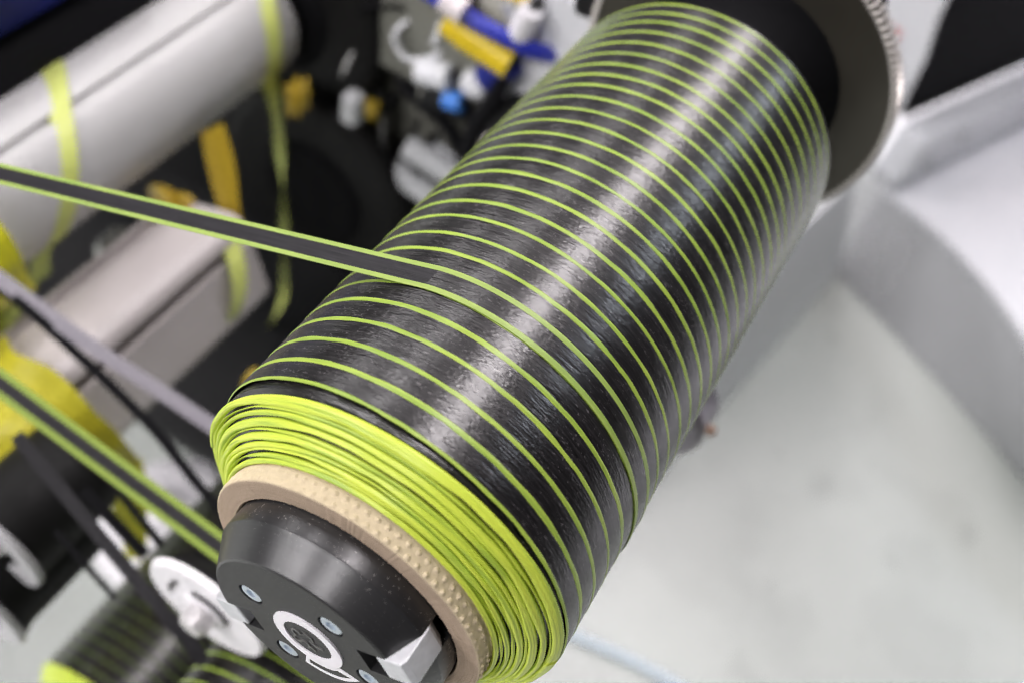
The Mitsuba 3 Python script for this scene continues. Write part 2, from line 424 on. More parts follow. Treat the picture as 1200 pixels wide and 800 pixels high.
# inner layers of wound tape under the top layer
part(B, 'wound_layers', lathe([(0.0095, RC + .0002), (0.0130, RC + .0085), (0.0205, RO - 0.0011), (YR - .002, RO - 0.0006), (YR + .003, RO - .006), (YR + .003, RC + .0002)], n=240), TOW, 30)

# every turn of the top layer, with its film edge lying on it
NT = len(KY) - 1


def turn_patch(k, a0, a1, ya, yb, rad, n=200, nw=7, crown=0.0):
    """strip between y offsets ya, yb (functions of angle) from angle a0 to a1"""
    t = np.linspace(a0, a1, n)
    u = k + (np.degrees(t) - 90) / 360
    w = np.linspace(0, 1, nw)
    y0, y1 = ya(t, u), yb(t, u)
    y = y0[:, None] + (y1 - y0)[:, None] * w[None]
    rr = rad(t, u)[:, None] + crown * (1 - (2 * w[None] - 1) ** 2)
    top = around(t[:, None], rr, y)
    low = around(t[:, None], rr - 0.0003, y)
    return grid(np.concatenate([top, low[:, ::-1]], 1), False, True)


A0, A1 = np.radians(-90), np.radians(270)
for k in range(0, NT - 1):
    ph = rng.uniform(0, 100)
    wob = lambda t, ph=ph, a=1.0: a * 0.00035 * (meshkit.noise(np.stack([t * 2.2 + ph, t * 0, t * 0 + ph], -1)) - 0.5)
    lo = lambda t, u: np.clip(KF(u), YF, YR)
    hi = lambda t, u: np.clip(KF(u + 1), YF, YR) - 0.00012
    dr_ = rng.uniform(-0.00006, 0.00006)
    tk = part(B, 'tape_turn', turn_patch(k, A0, A1, lo, hi, lambda t, u, d=dr_: RO + d - 0.00025 * np.clip((0.024 - KF(u)) / 0.01, 0, 1), n=220, nw=9, crown=0.00016), TOW, 50)
    half = rng.uniform(0.00068, 0.00088) if k else 0.00055
    if k == 27: half = 0.0008
    seed = rng.uniform(0, 50)
    wn = lambda t, seed=seed: 0.00055 * (meshkit.fbm(np.stack([t * 8 + seed, t * 0, t * 0], -1), 3) - 0.5)
    ext = (lambda t: 0.0010 * np.exp(-((np.degrees(t) + 5) / 26) ** 2)) if k == 6 else (lambda t: 0 * t)
    c0 = lambda t, u: np.clip(KF(u) + wob(t) - half - wn(t) - ext(t), YF + 0.0002, YR)
    c1 = lambda t, u: np.clip(KF(u) + wob(t) + half + wn(t + 9), YF + 0.0004, YR + 0.0002)
    part(tk, 'film_edge', turn_patch(k, A0, A1, c0, c1, lambda t, u, d=dr_: RO + 0.00012 + 0 * t, n=240, nw=5, crown=0.00012), FILM, 50)

# film edges folded over the front end of the package, one ring per layer
wid = np.array([2.6, 1.0, 1.9, 2.3, 1.0, 1.9, 1.3, 1.6, 1.0, 1.5])
NF = len(wid)
tt = np.r_[0, np.cumsum(wid) / wid.sum()]
th = np.linspace(0, 2 * np.pi, 1081)
deg = np.degrees(th)


def bump_at(c, w):
    d = (deg - c + 180) % 360 - 180
    return np.exp(-(d / w) ** 2)


def nz(f, q, o=3):
    return meshkit.fbm(np.stack([np.cos(th) * f, np.sin(th) * f, 0 * th + q], -1), o) - 0.5


pleat = np.clip(bump_at(160, 17) + bump_at(-22, 15), 0, 1)
fine = np.clip(bump_at(20, 45), 0, 1)
bound = [t_ + (0.045 * nz(1.3, i * 3.7) + 0.022 * nz(5, i * 5.1 + 40)) * (1 if 0 < i < NF else 0.35) for i, t_ in enumerate(tt)]
for i in range(NF):
    gap = np.clip(0.014 + 0.14 * nz(2.0, i * 7.7 + 9) + 0.016 * pleat, -0.012, 0.055) * (0 if i == NF - 1 else 1)
    t0, t1 = bound[i], np.maximum(bound[i + 1] - gap, bound[i] + 0.02)
    wmm = (t1 - t0) * 20.0
    ns = int(1 + round(wid[i] * 0.7))
    P = []
    for wv in np.linspace(0, 1, 15):
        t = t0 + (t1 - t0) * wv
        r = RO - 0.0002 - (RO - RC - 0.0007) * t
        y = 0.0179 + 0.0010 * np.clip((90 - deg) / 60, -1, 1) * (deg < 180) * np.clip(1 - 3 * t, 0, 1) - 0.0112 * t - 0.0006 * np.sin(np.pi * t)
        dome = 0.00045 * np.sqrt(np.clip(1 - (2 * wv - 1) ** 4, 0, 1)) * np.clip(wmm / 1.6, .5, 1.2)
        lipd = (0.00010 + 0.00045 * wv) * (0.6 + 1.2 * (nz(2.5, i * 4.1 + 70) + .5)) + (0.0005 + 0.0012 * nz(6, i * 2.3, 2)) * pleat * np.sin(np.pi * wv)
        creas = 0.000045 * np.sin(wv * np.pi * 2 * ns + 5 * nz(1.2, i * 1.7 + 20)) * (0.4 + 0.9 * fine + 0.6 * (nz(3, i + 60) + .5))
        h = -0.0002 + dome + lipd + creas
        P.append(around(th, np.clip(r + h * 0.58 - 0.0006 * bump_at(165, 40), RC + 0.0002, RO + 0.0003), y - h * 0.81 + 0.0007 * bump_at(165, 40) * np.sin(np.pi * np.clip(t, 0, 1))))
    P = np.stack(P, 1)
    P[-1] = P[0]
    low = P[:, ::-1] * 1.0
    ctr = np.stack([0 * th, low[:, 0, 1], 0 * th + 1.0], -1)
    rad = (P - np.array([0, 0, 1.0])); rad[..., 1] = 0; rad /= np.linalg.norm(rad, axis=-1, keepdims=True)
    inner = P - 0.0009 * rad * 0.6; inner[..., 1] += 0.0009 * 0.8
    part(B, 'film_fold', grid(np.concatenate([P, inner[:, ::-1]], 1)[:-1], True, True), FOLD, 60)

# ------------------------------------------------------------------ chuck in the core
C = thing('spindle_chuck', 'black round expanding chuck with silver jaws pushed into the cardboard core', 'chuck')
Y0 = -0.01627
body = m3.Manifold(m3.Mesh(*[np.asarray(q, t) for q, t in zip((lambda m: (m.vertices, m.faces))(lathe([(Y0, 1e-6), (Y0, 0.0319), (Y0 + .0005, 0.0325), (-0.0068, 0.03785), (-0.0062, 0.0380), (0.030, 0.0380), (0.030, 1e-6)], c=(0, 0, 0), n=240)), (np.float32, np.uint32))])) if False else None
prof = np.array([(1e-4, Y0), (0.0319, Y0), (0.0325, Y0 + .0005), (0.0379, -0.0068), (0.0380, -0.0062), (0.0380, 0.030), (1e-4, 0.030)])
body = m3.CrossSection([np.vstack([[0, Y0], prof, [0, 0.030]])]).revolve(256) if False else man(trimesh.creation.revolve(np.vstack([[0, Y0], prof[1:-1], [0, 0.030]]), sections=256))
# revolve is round z (= the bobbin's axis): turn z -> y
ROTY = np.array([[1, 0, 0], [0, 0, 1], [0, -1, 0]], float)       # (x,y,z) -> (x, z, -y)
JA = np.radians(34.0)


def axial(mesh):
    """a mesh made round the z axis with +z = into the bobbin, x = world x, y = world z"""
    v = np.array(mesh.vertices)
    return trimesh.Trimesh(np.stack([v[:, 0], v[:, 2], v[:, 1] + 1.0], 1), np.array(mesh.faces)[:, ::-1], process=False)


def bx(x0, x1, y0, y1, z0, z1):
    return m3.Manifold.cube([x1 - x0, y1 - y0, z1 - z0]).translate([x0, y0, z0])


screws = [np.radians(a) for a in (71, 167.5, 250, 2)]
for a in (34, 214, 124, 304)[:2]:
    body = body - bx(0.0215, 0.05, -0.0046, 0.0048, -0.02, 0.004).rotate([0, 0, a])
for a in screws:
    q = np.array([math.cos(a), math.sin(a)]) * 0.0203
    body = body - m3.Manifold.cylinder(0.004, 0.0041, 0.0041, 40).translate([q[0], q[1], Y0 - 0.0005])
bm = tri(body)
v = np.array(bm.vertices); fz = v[bm.faces][:, :, 2].max(1) < Y0 + 1e-5
part(C, 'body', axial(trimesh.Trimesh(v, bm.faces[~fz], process=False)), CHUCK, 14)
part(C, 'front_plate', axial(trimesh.Trimesh(v, bm.faces[fz], process=False)), FACE, False)
for a in screws:
    q = np.array([math.cos(a), math.sin(a)]) * 0.0203
    h = m3.Manifold.cylinder(0.003, 0.0036, 0.0036, 40).translate([0, 0, Y0 + 0.0004]) - m3.Manifold.cylinder(0.002, 0.0018, 0.0018, 6).translate([0, 0, Y0 - 0.0005])
    h = m3.Manifold.batch_hull([m3.Manifold.cylinder(0.002, 0.0036, 0.0036, 40).translate([0, 0, Y0 + 0.0006]), m3.Manifold.cylinder(0.002, 0.0033, 0.0033, 40).translate([0, 0, Y0 + 0.0003])]) - m3.Manifold.cylinder(0.0016, 0.0019, 0.0019, 6).rotate([0, 0, rng.uniform(0, 60)]).translate([0, 0, Y0 - 0.0002])
    part(C, 'screw', axial(tri(h.translate([q[0], q[1], 0]))), ZINC, 25)
for a in (34, 214):
    s_ = m3.Manifold.sphere(0.0007, 10)
    pts = []
    for (u, z) in ((0.0290, -0.0157), (0.0368, -0.0157), (0.0375, -0.0145), (0.0375, -0.0042), (0.0350, -0.0012), (0.0290, -0.0012)):
        for t_, k_ in ((-0.0041, 1), (0.0041, 1)):
            pts.append(s_.translate([u, t_, z]))
    jaw = m3.Manifold.batch_hull(pts)
    part(C, 'jaw', axial(tri(jaw.rotate([0, 0, a]))), SILVER, 25)
ringp = Point(0.0002, 0.0006).buffer(0.0118, 64).difference(Point(0.0002, 0.0006).buffer(0.0081, 64))


def on_face(poly, h, z=0.0):
    m = trimesh.creation.extrude_polygon(poly, h, engine='earcut')
    m.apply_translation([0, 0, Y0 - z - h])
    return axial(m)


part(C, 'emblem_ring', on_face(ringp, 0.0006), PRINT, 25, label='white ring round the raised marks on the chuck face')
part(C, 'emblem_disc', on_face(Point(0.0002, 0.0006).buffer(0.0081, 64), 0.0002), FACE, 25)


def stroke(pts, w):
    from shapely.geometry import LineString
    return LineString(pts).buffer(w / 2, 6)


def arcp(cx, cy, r, a0, a1, n=14):
    t = np.radians(np.linspace(a0, a1, n))
    return list(zip(cx + r * np.cos(t), cy + r * np.sin(t)))


marks = [stroke(arcp(-.0036, .0008, .0016, 40, 260), .0007), stroke([(-.0010, .0042), (.0012, .0036), (.0020, .0022)], .0006), stroke([(.0010, .0012), (.0030, .0002), (.0052, .0010)], .0007),
         stroke(arcp(-.0006, -.0032, .0016, -30, 200), .0007), stroke([(.0016, -.0026), (.0030, -.0034)], .0008), stroke(arcp(-.0030, -.0026, .0014, 120, 300), .0006)]
for mk in marks:
    part(C, 'raised_mark', on_face(mk, 0.0004, 0.0002), RELIEF, 25)
ar = Polygon(arcp(0, 0.0, .0124, -91, -26) + [(.0178, -.0054)] + arcp(0, 0.0, .0182, -36, -91))
arrow = ar.difference(Polygon(arcp(0, 0, .0139, -86, -47) + [(.0105, -.0085), (.0155, -.0073)] + arcp(0, 0, .0168, -40, -86)))
part(C, 'printed_arrow', on_face(arrow.buffer(0), 0.00015), PRINT, False, label='white outlined arrow curving round the emblem ring')
part(C, 'shaft', lathe(disc_prof(0.031, 0.300, 0.030), n=80), BLACK, 30)

# ------------------------------------------------------------------ flange behind the bobbin
FL = thing('spindle_flange', 'big round steel flange with a knurled rim behind the far end of the bobbin', 'flange')
part(FL, 'disc', lathe(disc_prof(0.3035, 0.3120, 0.0738), n=200), STEEL, 30)
part(FL, 'hub', lathe([(0.262, 0.0385), (0.262, 0.043), (0.264, 0.044), (0.290, 0.044), (0.3030, 0.050), (0.3030, 0.0385)], n=120), MATTBLACK, 30)
n = 130
t = np.linspace(0, 2 * np.pi, n * 10, endpoint=False)
rr = 0.0742 + 0.0010 * np.sign(np.sin(t * n)) * np.abs(np.sin(t * n)) ** .4
pr = []
for (y, k) in ((0.3028, -0.0014), (0.3034, 0), (0.3116, 0), (0.3125, -0.0014)):
    pr.append(around(t, rr + k, y))
pr += [around(t, 0.0716 + 0 * t, 0.3125), around(t, 0.0716 + 0 * t, 0.3028)]
part(FL, 'knurled_rim', grid(np.stack(pr, 1)[:, ::-1], True, True), KNURL, 20)
part(FL, 'bearing_housing', lathe(disc_prof(0.3130, 0.40, 0.045), n=80), DARKMETAL, 30)
part(FL, 'bracket', bar((-.11, .38, .98), (0, .38, 1.0), .04, .06, .004), DARKMETAL, 30)

# ------------------------------------------------------------------ incoming tape
RT = RO + 0.00045
thc = np.radians(111.8)
ct = np.array([RT * np.cos(thc), 1.0 + RT * np.sin(thc)])
dirn = np.array([-np.sin(thc), np.cos(thc)])        # leaving to the left and down
L = np.linspace(0.62, 0.0, 60)[:-1]
ycon = float((KF(5 + 21.8 / 360) + KF(6 + 21.8 / 360)) / 2)
xs = ct[0] + dirn[0] * L
ystr = 0.0668 + (ycon - 0.0668) * np.clip((xs + 0.2045) / (0.2045 + ct[0]), None, 1) 
ystr = ycon + (0.0668 - ycon) * (ct[0] - xs) / (ct[0] + 0.2045)
sag = -0.0012 * np.sin(np.pi * L / 0.62)
free = np.stack([xs, ystr, ct[1] + dirn[1] * L + sag], 1)
tw = np.linspace(thc, np.radians(-80), 130)
uu = (np.degrees(tw) - 90) / 360
wrapc = around(tw, RT + 0 * tw, (KF(5 + uu) + KF(6 + uu)) / 2)
path = np.vstack([free, wrapc])
wd = np.array([0, 1.0, 0])
twist = np.r_[np.linspace(0.16, 0, 59), np.zeros(130)]
wdir = np.stack([0 * twist, np.cos(twist), np.sin(twist)], 1)
S = thing('tape_strand', 'sharp dark tape with yellow-green edges running from the left onto the bobbin', 'tape')
part(S, 'tape', ribbon(path[:60], wdir[:60], 0.0084, 0.00012, nw=7), TAPE, 60)
part(S, 'wrapped_tape', ribbon(path[59:], wdir[59:], 0.0084, 0.00012, nw=9, crown=0.0001), TOW, 60)
we = 0.00185
eo = 0.00420
for sg in (-1, 1):
    wv = we + 0.0002 * (meshkit.noise(np.stack([np.arange(len(path)) * .2, np.zeros(len(path)), np.zeros(len(path)) + sg], -1)) - .5)
    part(S, 'film_edge', ribbon(path + np.r_[np.zeros((59, 3)), (around(tw, 0.0001 + 0 * tw, 0) - [0, 0, 1.0])], wdir, wv, 0.00026, off=sg * eo, nw=5, crown=0.00005), EDGE, 60)


# ------------------------------------------------------------------ creel behind: grey tubes, black chucks, tapes (all out of focus)
def grooved_tube(name, label, c, r, y0, y1, a0):
    k = thing(name, label, 'tube', 'grey grooved tubes on the creel')
    poly = Point(0, 0).buffer(r, 48)
    cut = sbox(r - 0.0042, -0.0028, r + 0.01, 0.0028)
    for q in range(3):
        poly = poly.difference(affinity.rotate(cut, a0 + 120 * q, origin=(0, 0)))
    part(k, 'body', extr(poly.difference(Point(0, 0).buffer(r * 0.55)), y0, y1 - 0.006, (c[0], c[1])), GREYTUBE, 25)
    part(k, 'end_collar', lathe([(0, r * 0.5), (0, r - .0008), (0.002, r - .0003), (0.006, r - .003), (0.0062, r * .5)], c=(c[0], y1 - 0.0058, c[1]), n=80), GREYTUBE, 30)
    return k


R1, R2 = (-0.359, 0.797), (-0.264, 0.720)
g1 = grooved_tube('creel_tube', 'upper grey tube with a long groove and two film strips hung over it', R1, 0.042, -0.05, 0.402, 72)
g2 = thing('creel_tube', 'lower grey square cornered tube with a groove, under the tape that runs to the bobbin', 'tube', 'grey grooved tubes on the creel')
sq = sbox(-.036, -.036, .036, .036).buffer(-.012).buffer(.012, 8)
for q in range(4):
    sq = sq.difference(affinity.rotate(sbox(.0270, .015, .05, .0245), 90 * q, origin=(0, 0)))
sq = affinity.rotate(sq, 20, origin=(0, 0))
part(g2, 'body', extr(sq.difference(Point(0, 0).buffer(.018)), .085, .248, (R2[0] - .008, R2[1] + .010)), PINKGREY, 25)
part(g2, 'end_cap', extr(affinity.scale(sq.buffer(.004).buffer(-.004), .985, .985).difference(Point(0, 0).buffer(.012)), .2482, .253, (R2[0] - .008, R2[1] + .010)), PINKGREY, 25)


def black_flange(c, y, R, label, thick=0.03, wall=0.452):
    k = thing('creel_flange', label, 'flange', 'black flanges behind the grey tubes')
    part(k, 'disc', lathe([(0, 1e-5), (0, R - .012), (0.003, R - 0.004), (0.006, R), (thick, R), (thick, 1e-5)], c=(c[0], y, c[1]), n=120), BLACK, 30)
    part(k, 'shaft', lathe(disc_prof(thick + .001, max(wall - y, thick + .01), R * .5), c=(c[0], y, c[1]), n=60), MATTBLACK, 30)
    part(k, 'inner_boss', lathe([(-0.006, 1e-5), (-0.006, R * .48), (-0.001, R * .56), (-0.001, 1e-5)], c=(c[0], y, c[1]), n=60), MATTBLACK, 30)


black_flange(R1, 0.418, 0.094, 'black round flange behind the upper grey tube', 0.03)
black_flange((-.300, .652), 0.398, 0.090, 'black round flange behind the lower grey tube', 0.018)


def helix_wrap(c, r, pts, n=40):
    a = np.array(pts, float)
    f = PchipInterpolator(-a[:, 0], a[:, 1])
    t = np.linspace(a[0, 0], a[-1, 0], n)
    return np.stack([c[0] + r * np.cos(np.radians(t)), f(-t), c[1] + r * np.sin(np.radians(t))], 1)


st1 = helix_wrap(R1, 0.0427, [(150, .245), (120, .235), (60, .200), (0, .172), (-45, .160)])
st1 = np.vstack([st1, curve([st1[-1], st1[-1] + [-.004, -.002, -.012], st1[-1] + [-.006, -.003, -.03]], 8)[1:]])
solo('film_strip', 'yellow-green film strip draped over the near part of the upper grey tube', 'film strip', ribbon(st1, (0.1, 1, 0.15), 0.0155, 0.0002), GFILM, 60)
hw = helix_wrap(R1, 0.0427, [(110, .402), (70, .390), (40, .374), (0, .366), (-25, .368)])
hang = curve([hw[-1], (-.3195, .371, .765), (-.317, .374, .730), (-.314, .374, .69), (-.309, .372, .62), (-.308, .37, .58), (-.306, .368, .54), (-.314, .362, .50), (-.326, .358, .462)], 70)
p2 = np.vstack([hw[:-1], hang])
tq = np.r_[np.zeros(len(hw) - 1), np.clip((np.arange(70) - 10) / 60, 0, 1) * 11.0]
wd2 = np.stack([0.25 + np.sin(tq) * 0.9, np.cos(tq), 0 * tq + .12], 1)
w2 = np.r_[np.full(len(hw) - 1, .0185), np.interp(np.arange(70), [0, 3, 8, 69], [.0185, .014, .0075, .0060]) * (1 + .5 * (meshkit.noise(np.stack([np.arange(70) * .8, np.zeros(70), np.zeros(70)], -1)) - .5))]
solo('film_strip', 'twisted yellow-green film strip hanging down from the far end of the upper grey tube', 'film strip', ribbon(p2, wd2, w2, 0.0003), GFILM, 60)
st3 = helix_wrap((R2[0] - .008, R2[1] + .010), 0.0427, [(60, .238), (20, .226), (-20, .212), (-50, .196)])
solo('film_strip', 'olive film strip lying round the lower grey tube', 'film strip', ribbon(st3, (0.1, 1, .1), .013, .0002), GFILM, 60)


def crumple(c, ax, ry, rz, rot, mat_, name, label, seed, amp=.12):
    m = trimesh.creation.icosphere(4, 1.0)
    v_ = np.array(m.vertices)
    d_ = 1 + amp * (meshkit.fbm(v_ * 2.3 + seed, 4) - .5) * 2 + amp * .5 * np.sin(v_[:, 1] * 9 + v_[:, 0] * 5 + seed)
    m.vertices = v_ * d_[:, None] * [ax, ry, rz]
    return solo(name, label, 'film', place(m, c, rot), mat_, 40)


# crumpled yellow film on the near end of the tubes
def film_sleeve(c, r0, y0, y1, seed, a0, a1, flare=.012):
    t_ = np.radians(np.linspace(a0, a1, 60)); yv = np.linspace(y0, y1, 24)
    Tq, Yq = np.meshgrid(t_, yv, indexing='ij')
    rr_ = r0 + flare * ((Yq - y0) / (y1 - y0)) ** 2 + .007 * (meshkit.fbm(np.stack([Tq * 3, Yq * 40, Tq * 0 + seed], -1), 3) - .3)
    P_ = np.stack([c[0] + rr_ * np.cos(Tq), Yq + .012 * (meshkit.noise(np.stack([Tq * 2.2, Tq * 0, Tq * 0 + seed], -1)) - .5), c[1] + rr_ * np.sin(Tq)], -1)
    Q_ = P_.copy(); Q_[..., 0] = c[0] + (rr_ - .0006) * np.cos(Tq); Q_[..., 2] = c[1] + (rr_ - .0006) * np.sin(Tq)
    return grid(np.concatenate([P_, Q_[:, ::-1]], 1), False, True)


scene_sheet = [
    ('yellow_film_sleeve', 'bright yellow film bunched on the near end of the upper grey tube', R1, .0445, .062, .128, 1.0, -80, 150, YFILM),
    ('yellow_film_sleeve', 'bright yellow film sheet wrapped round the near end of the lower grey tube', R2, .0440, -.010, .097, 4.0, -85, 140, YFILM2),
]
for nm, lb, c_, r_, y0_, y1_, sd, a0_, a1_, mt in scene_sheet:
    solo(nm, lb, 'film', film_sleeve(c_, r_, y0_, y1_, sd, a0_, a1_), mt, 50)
crumple((-.332, .112, .742), .014, .022, .010, None, GFILM, 'green_film_tail', 'crumpled green film tail under the yellow film at the left edge', 3.0, .25)
scene['mat_hang'] = scene['mat_yellow_film']
hp = curve([(-.232, .105, .690), (-.222, .098, .655), (-.220, .094, .610), (-.224, .092, .57)], 30)
solo('yellow_film_tail', 'narrow yellow film tail hanging below the yellow film sheet', 'film', ribbon(hp, (.8, .5, 0), np.linspace(.03, .012, 30), .0003), 'mat_hang', 60)


# black chucks with white front rings on neighbouring spindles
def chuck_spindle(c, y, r_ring, label, body_r, ylen, ring=True, hub=True):
    k = thing('spindle_chuck', label, 'chuck')
    part(k, 'body', lathe([(0.001, 1e-5), (0.001, r_ring - .001), (0.010, body_r), (ylen, body_r), (ylen, 1e-5)], c=(c[0], y, c[1]), n=100), BLACK, 30)
    if hub:
        part(k, 'front_disc', lathe([(-.003, 1e-5), (-.003, r_ring * .30), (-.001, r_ring * .36), (-.002, r_ring * .96), (0, r_ring), (.0012, r_ring), (.0012, 1e-5)], c=(c[0], y, c[1]), n=100), WHITE, 20)
        b = part(k, 'hub_nut', lathe([(-.012, 1e-5), (-.012, r_ring * .17), (-.010, r_ring * .22), (-.0032, r_ring * .22), (-.0032, 1e-5)], c=(c[0], y, c[1]), n=40), CHROME, 30)
        # dark slot marks round the hub
        for a0, a1, rm in ((10, 120, .40), (140, 185, .60)):
            t_ = np.radians(np.linspace(a0, a1, 24))
            P_ = np.stack([np.stack([c[0] + r_ring * q * np.cos(t_), 0 * t_ + y + yy_, c[1] + r_ring * q * np.sin(t_)], -1) for q, yy_ in ((rm - .028, -.0026), (rm + .028, -.0026), (rm + .028, -.0012), (rm - .028, -.0012))], 1)
            part(k, 'slot', grid(P_, False, True), BLACKHOLE, 20)
    else:
        part(k, 'front_ring', lathe(ring_prof(-.002, .002, r_ring * .60, r_ring, .0005), c=(c[0], y, c[1]), n=100), RINGGREY, 20)
        part(k, 'hub_nut', lathe([(-.004, 1e-5), (-.004, r_ring * .2), (.0005, r_ring * .26), (.0005, 1e-5)], c=(c[0], y, c[1]), n=40), CHROME, 30)
    return k


chuck_spindle((-.0815, .824), .0235, .0325, 'black chuck with a white disc and bright nut beside the big chuck', .026, .36)
chuck_spindle((-.2080, .766), .006, .0310, 'black chuck with a white front ring at the left edge, nearest the yellow film', .029, .055, hub=False)
chuck_spindle((-.2130, .722), -.014, .0330, 'black chuck with a white front ring cut by the left edge, lowest one', .029, .06, hub=False)

# bobbins below, with stripes (only partly in view)
def low_bobbin(CB, YB, label, wd_=.0007):
    LB = thing('tow_bobbin', label, 'bobbin')
    part(LB, 'wound_layers', lathe([(.030, .044), (.042, .0605), (.29, .0605), (.29, .044)], c=(CB[0], YB, CB[1]), n=120), TOW, 30)
    part(LB, 'cardboard_core', lathe(ring_prof(.022, .30, .038, .0438), c=(CB[0], YB, CB[1]), n=100), CARD, 30)
    part(LB, 'film_fold', lathe([(.0295, .0445), (.034, .056), (.041, .0612), (.043, .0612), (.0415, .060), (.0305, .044)], c=(CB[0], YB, CB[1]), n=120), FOLD, 30)
    t_ = np.linspace(0, 2 * np.pi, 120, endpoint=False)
    for q in range(28):
        y_ = .050 + .0083 * q
        P_ = np.stack([np.stack([CB[0] + r_ * np.cos(t_), 0 * t_ + YB + y_ + dy_, CB[1] + r_ * np.sin(t_)], -1) for r_, dy_ in ((.0607, -wd_), (.0609, 0), (.0607, wd_), (.0603, 0))], 1)
        part(LB, 'film_edge', grid(P_[:, ::-1], True, True), FILM if wd_ > .0006 else EDGEDARK, 60)
    part(LB, 'shaft', lathe(disc_prof(-.005, .44 - YB, .0375), c=(CB[0], YB, CB[1]), n=60), BLACK, 30)


low_bobbin((-.030, .738), -.070, 'dark blurred bobbin with green stripes seen below the big chuck at the bottom edge')
low_bobbin((-.163, .546), -.038, 'dark blurred bobbin with green stripes at the bottom left, below the short dark strands', .00045)


# second incoming tape and dark strands
def strand(pts, w, wdir, mat_, label, green=None, name='tape_strand', group=None):
    c_ = curve(pts, 60)
    k = thing(name, label, 'tape', group)
    part(k, 'tape', ribbon(c_, wdir, w, .00025), mat_, 60)
    if green:
        for sg in (-1, 1):
            part(k, 'film_edge', ribbon(c_, wdir, green, .0004, off=sg * (w / 2 + green / 2 - .0003)), EDGE2, 60)


strand([(-.277, .040, .8830), (-.203, .040, .8708), (-.140, .040, .8605), (-.0771, .040, .8501)] + [(-.0815 + .0266 * math.cos(math.radians(q_)), .040, .824 + .0266 * math.sin(math.radians(q_))) for q_ in (68, 56, 44, 32, 20, 5, -10, -30, -60)], .0058, (.15, 1, .25), TAPE, 'blurred dark tape with green edges crossing the lower left corner', green=.0030)
strand([(-0.3048, 0.1015, 0.8302), (-0.2697, 0.1024, 0.8230), (-0.2319, 0.1033, 0.8149), (-0.1788, 0.1069, 0.8059), (-0.1293, 0.1096, 0.7960)], .008, (.15, 1, .5), GREYSTRAP, 'wide grey strap running in front of the lower grey tube', name='fibre_strap')
strand([(-0.3003, 0.0979, 0.8266), (-0.2742, 0.0988, 0.8221), (-0.2328, 0.0970, 0.8113), (-0.1779, 0.0916, 0.7951), (-0.1455, 0.0853, 0.7825), (-0.0933, 0.0763, 0.7627)], .0055, (.15, 1, .5), MATTBLACK, 'narrow black strap just below the wide grey strap', name='fibre_strap')
strand([(-.205, .036, .836), (-.178, .031, .825), (-.135, .023, .809), (-.100, .0165, .797), (-.076, .012, .7875)], .0065, (.2, 1, .3), TAPE, 'broad black strand running down beside the white disc at lower left', name='fibre_strand')
labs = ['lowest of four short dark strands over the pale floor at lower left', 'second lowest of four dark strands over the pale floor at lower left', 'third lowest of four dark strands over the pale floor at lower left', 'topmost of four dark strands over the pale floor at lower left']
for i_, (a_, b_, w_) in enumerate((((-.167, .020, .789), (-.135, .015, .778), .003), ((-.166, .032, .798), (-.137, .028, .788), .004), ((-.165, .040, .804), (-.133, .036, .793), .006), ((-.162, .050, .810), (-.128, .043, .797), .004))):
    strand([np.array(a_) + (np.array(a_) - np.array(b_)) * .3, a_, b_], w_, (.2, 1, .3), MATTBLACK, labs[i_], name='fibre_strand')

# dark creel base under the tubes
ck2 = thing('creel_stand', 'dark machine frame standing behind and below the grey tubes', 'frame')
part(ck2, 'back_plate', bar((-1.1, .470, .50), (-.30, .470, .50), .03, .62, .004), DARKMETAL, 30)
part(ck2, 'base_box', place(rbox((.8, .20, .34), .01), (-.86, .50, .172)), DARKMETAL, 30)
part(ck2, 'leg', bar((-.42, .47, .002), (-.42, .47, .20), .05, .05, .004, (1, 0, 0)), DARKMETAL, 30)
part(ck2, 'leg', bar((-1.0, .47, .002), (-1.0, .47, .20), .05, .05, .004, (1, 0, 0)), DARKMETAL, 30)
part(ck2, 'shelf', place(rbox((.36, .24, .02), .004), (-.44, .34, .48)), DARKMETAL, 30)

# blue cloth covered roll, top left
nv = thing('blue_roll', 'dark blue roll with a brown rim, out of focus in the top left corner', 'roll')
cN = (-.455, .880)
part(nv, 'cover', lathe([(.10, 1e-5), (.10, .052), (.104, .056), (.32, .056), (.324, .052), (.324, 1e-5)], c=(cN[0], 0, cN[1]), n=80), NAVY, 30)
part(nv, 'brown_rim', lathe(ring_prof(.324, .333, .03, .0585), c=(cN[0], 0, cN[1]), n=80), BROWN, 30)
bb = thing('black_roll', 'thick black roll lying between the blue roll and the upper grey tube', 'roll')
part(bb, 'body', lathe(disc_prof(-.02, .36, .046, .004), c=(-.435, 0, .812), n=80), MATTBLACK, 30)
part(bb, 'shaft', lathe(disc_prof(.361, .452, .02, .002), c=(-.435, 0, .812), n=40), DARKMETAL, 30)

# small things between the tubes
crumple((-.303, .245, .750), .019, .010, .017, None, GOLD, 'amber_film_scrap', 'crumpled amber film end sticking out below the upper grey tube', 12.0, .35)
solo('amber_strip', 'bright amber film strip leaning between the two grey tubes', 'film', ribbon(curve([(-.304, .288, .796), (-.290, .280, .772), (-.276, .270, .748), (-.262, .262, .722)], 24), (.5, .8, .3), .016 + .003 * np.sin(np.arange(24) * .25), .0006, crown=.002), GOLD, 40)
crumple((-.300, .376, .768), .008, .012, .015, None, GOLD, 'amber_film_scrap', 'small amber film scrap beside the far end of the upper grey tube', 8.0, .3)
solo('grey_block', 'small pale grey block seen in the gap between the grey tubes', 'block', place(rbox((.032, .03, .04), .008), (-.340, .228, .690)), GREYTUBE, 30)

solo('floor_hose', 'thin pale blue hose lying on the floor at the bottom edge, right of the bobbin', 'hose', tube(curve([(.02, .475, .008), (.073, .481, .008), (.115, .488, .008), (.164, .496, .008), (.226, .501, .008), (.30, .50, .008), (.42, .47, .008)], 50), .0055, 10), PALEBLUE, 30)

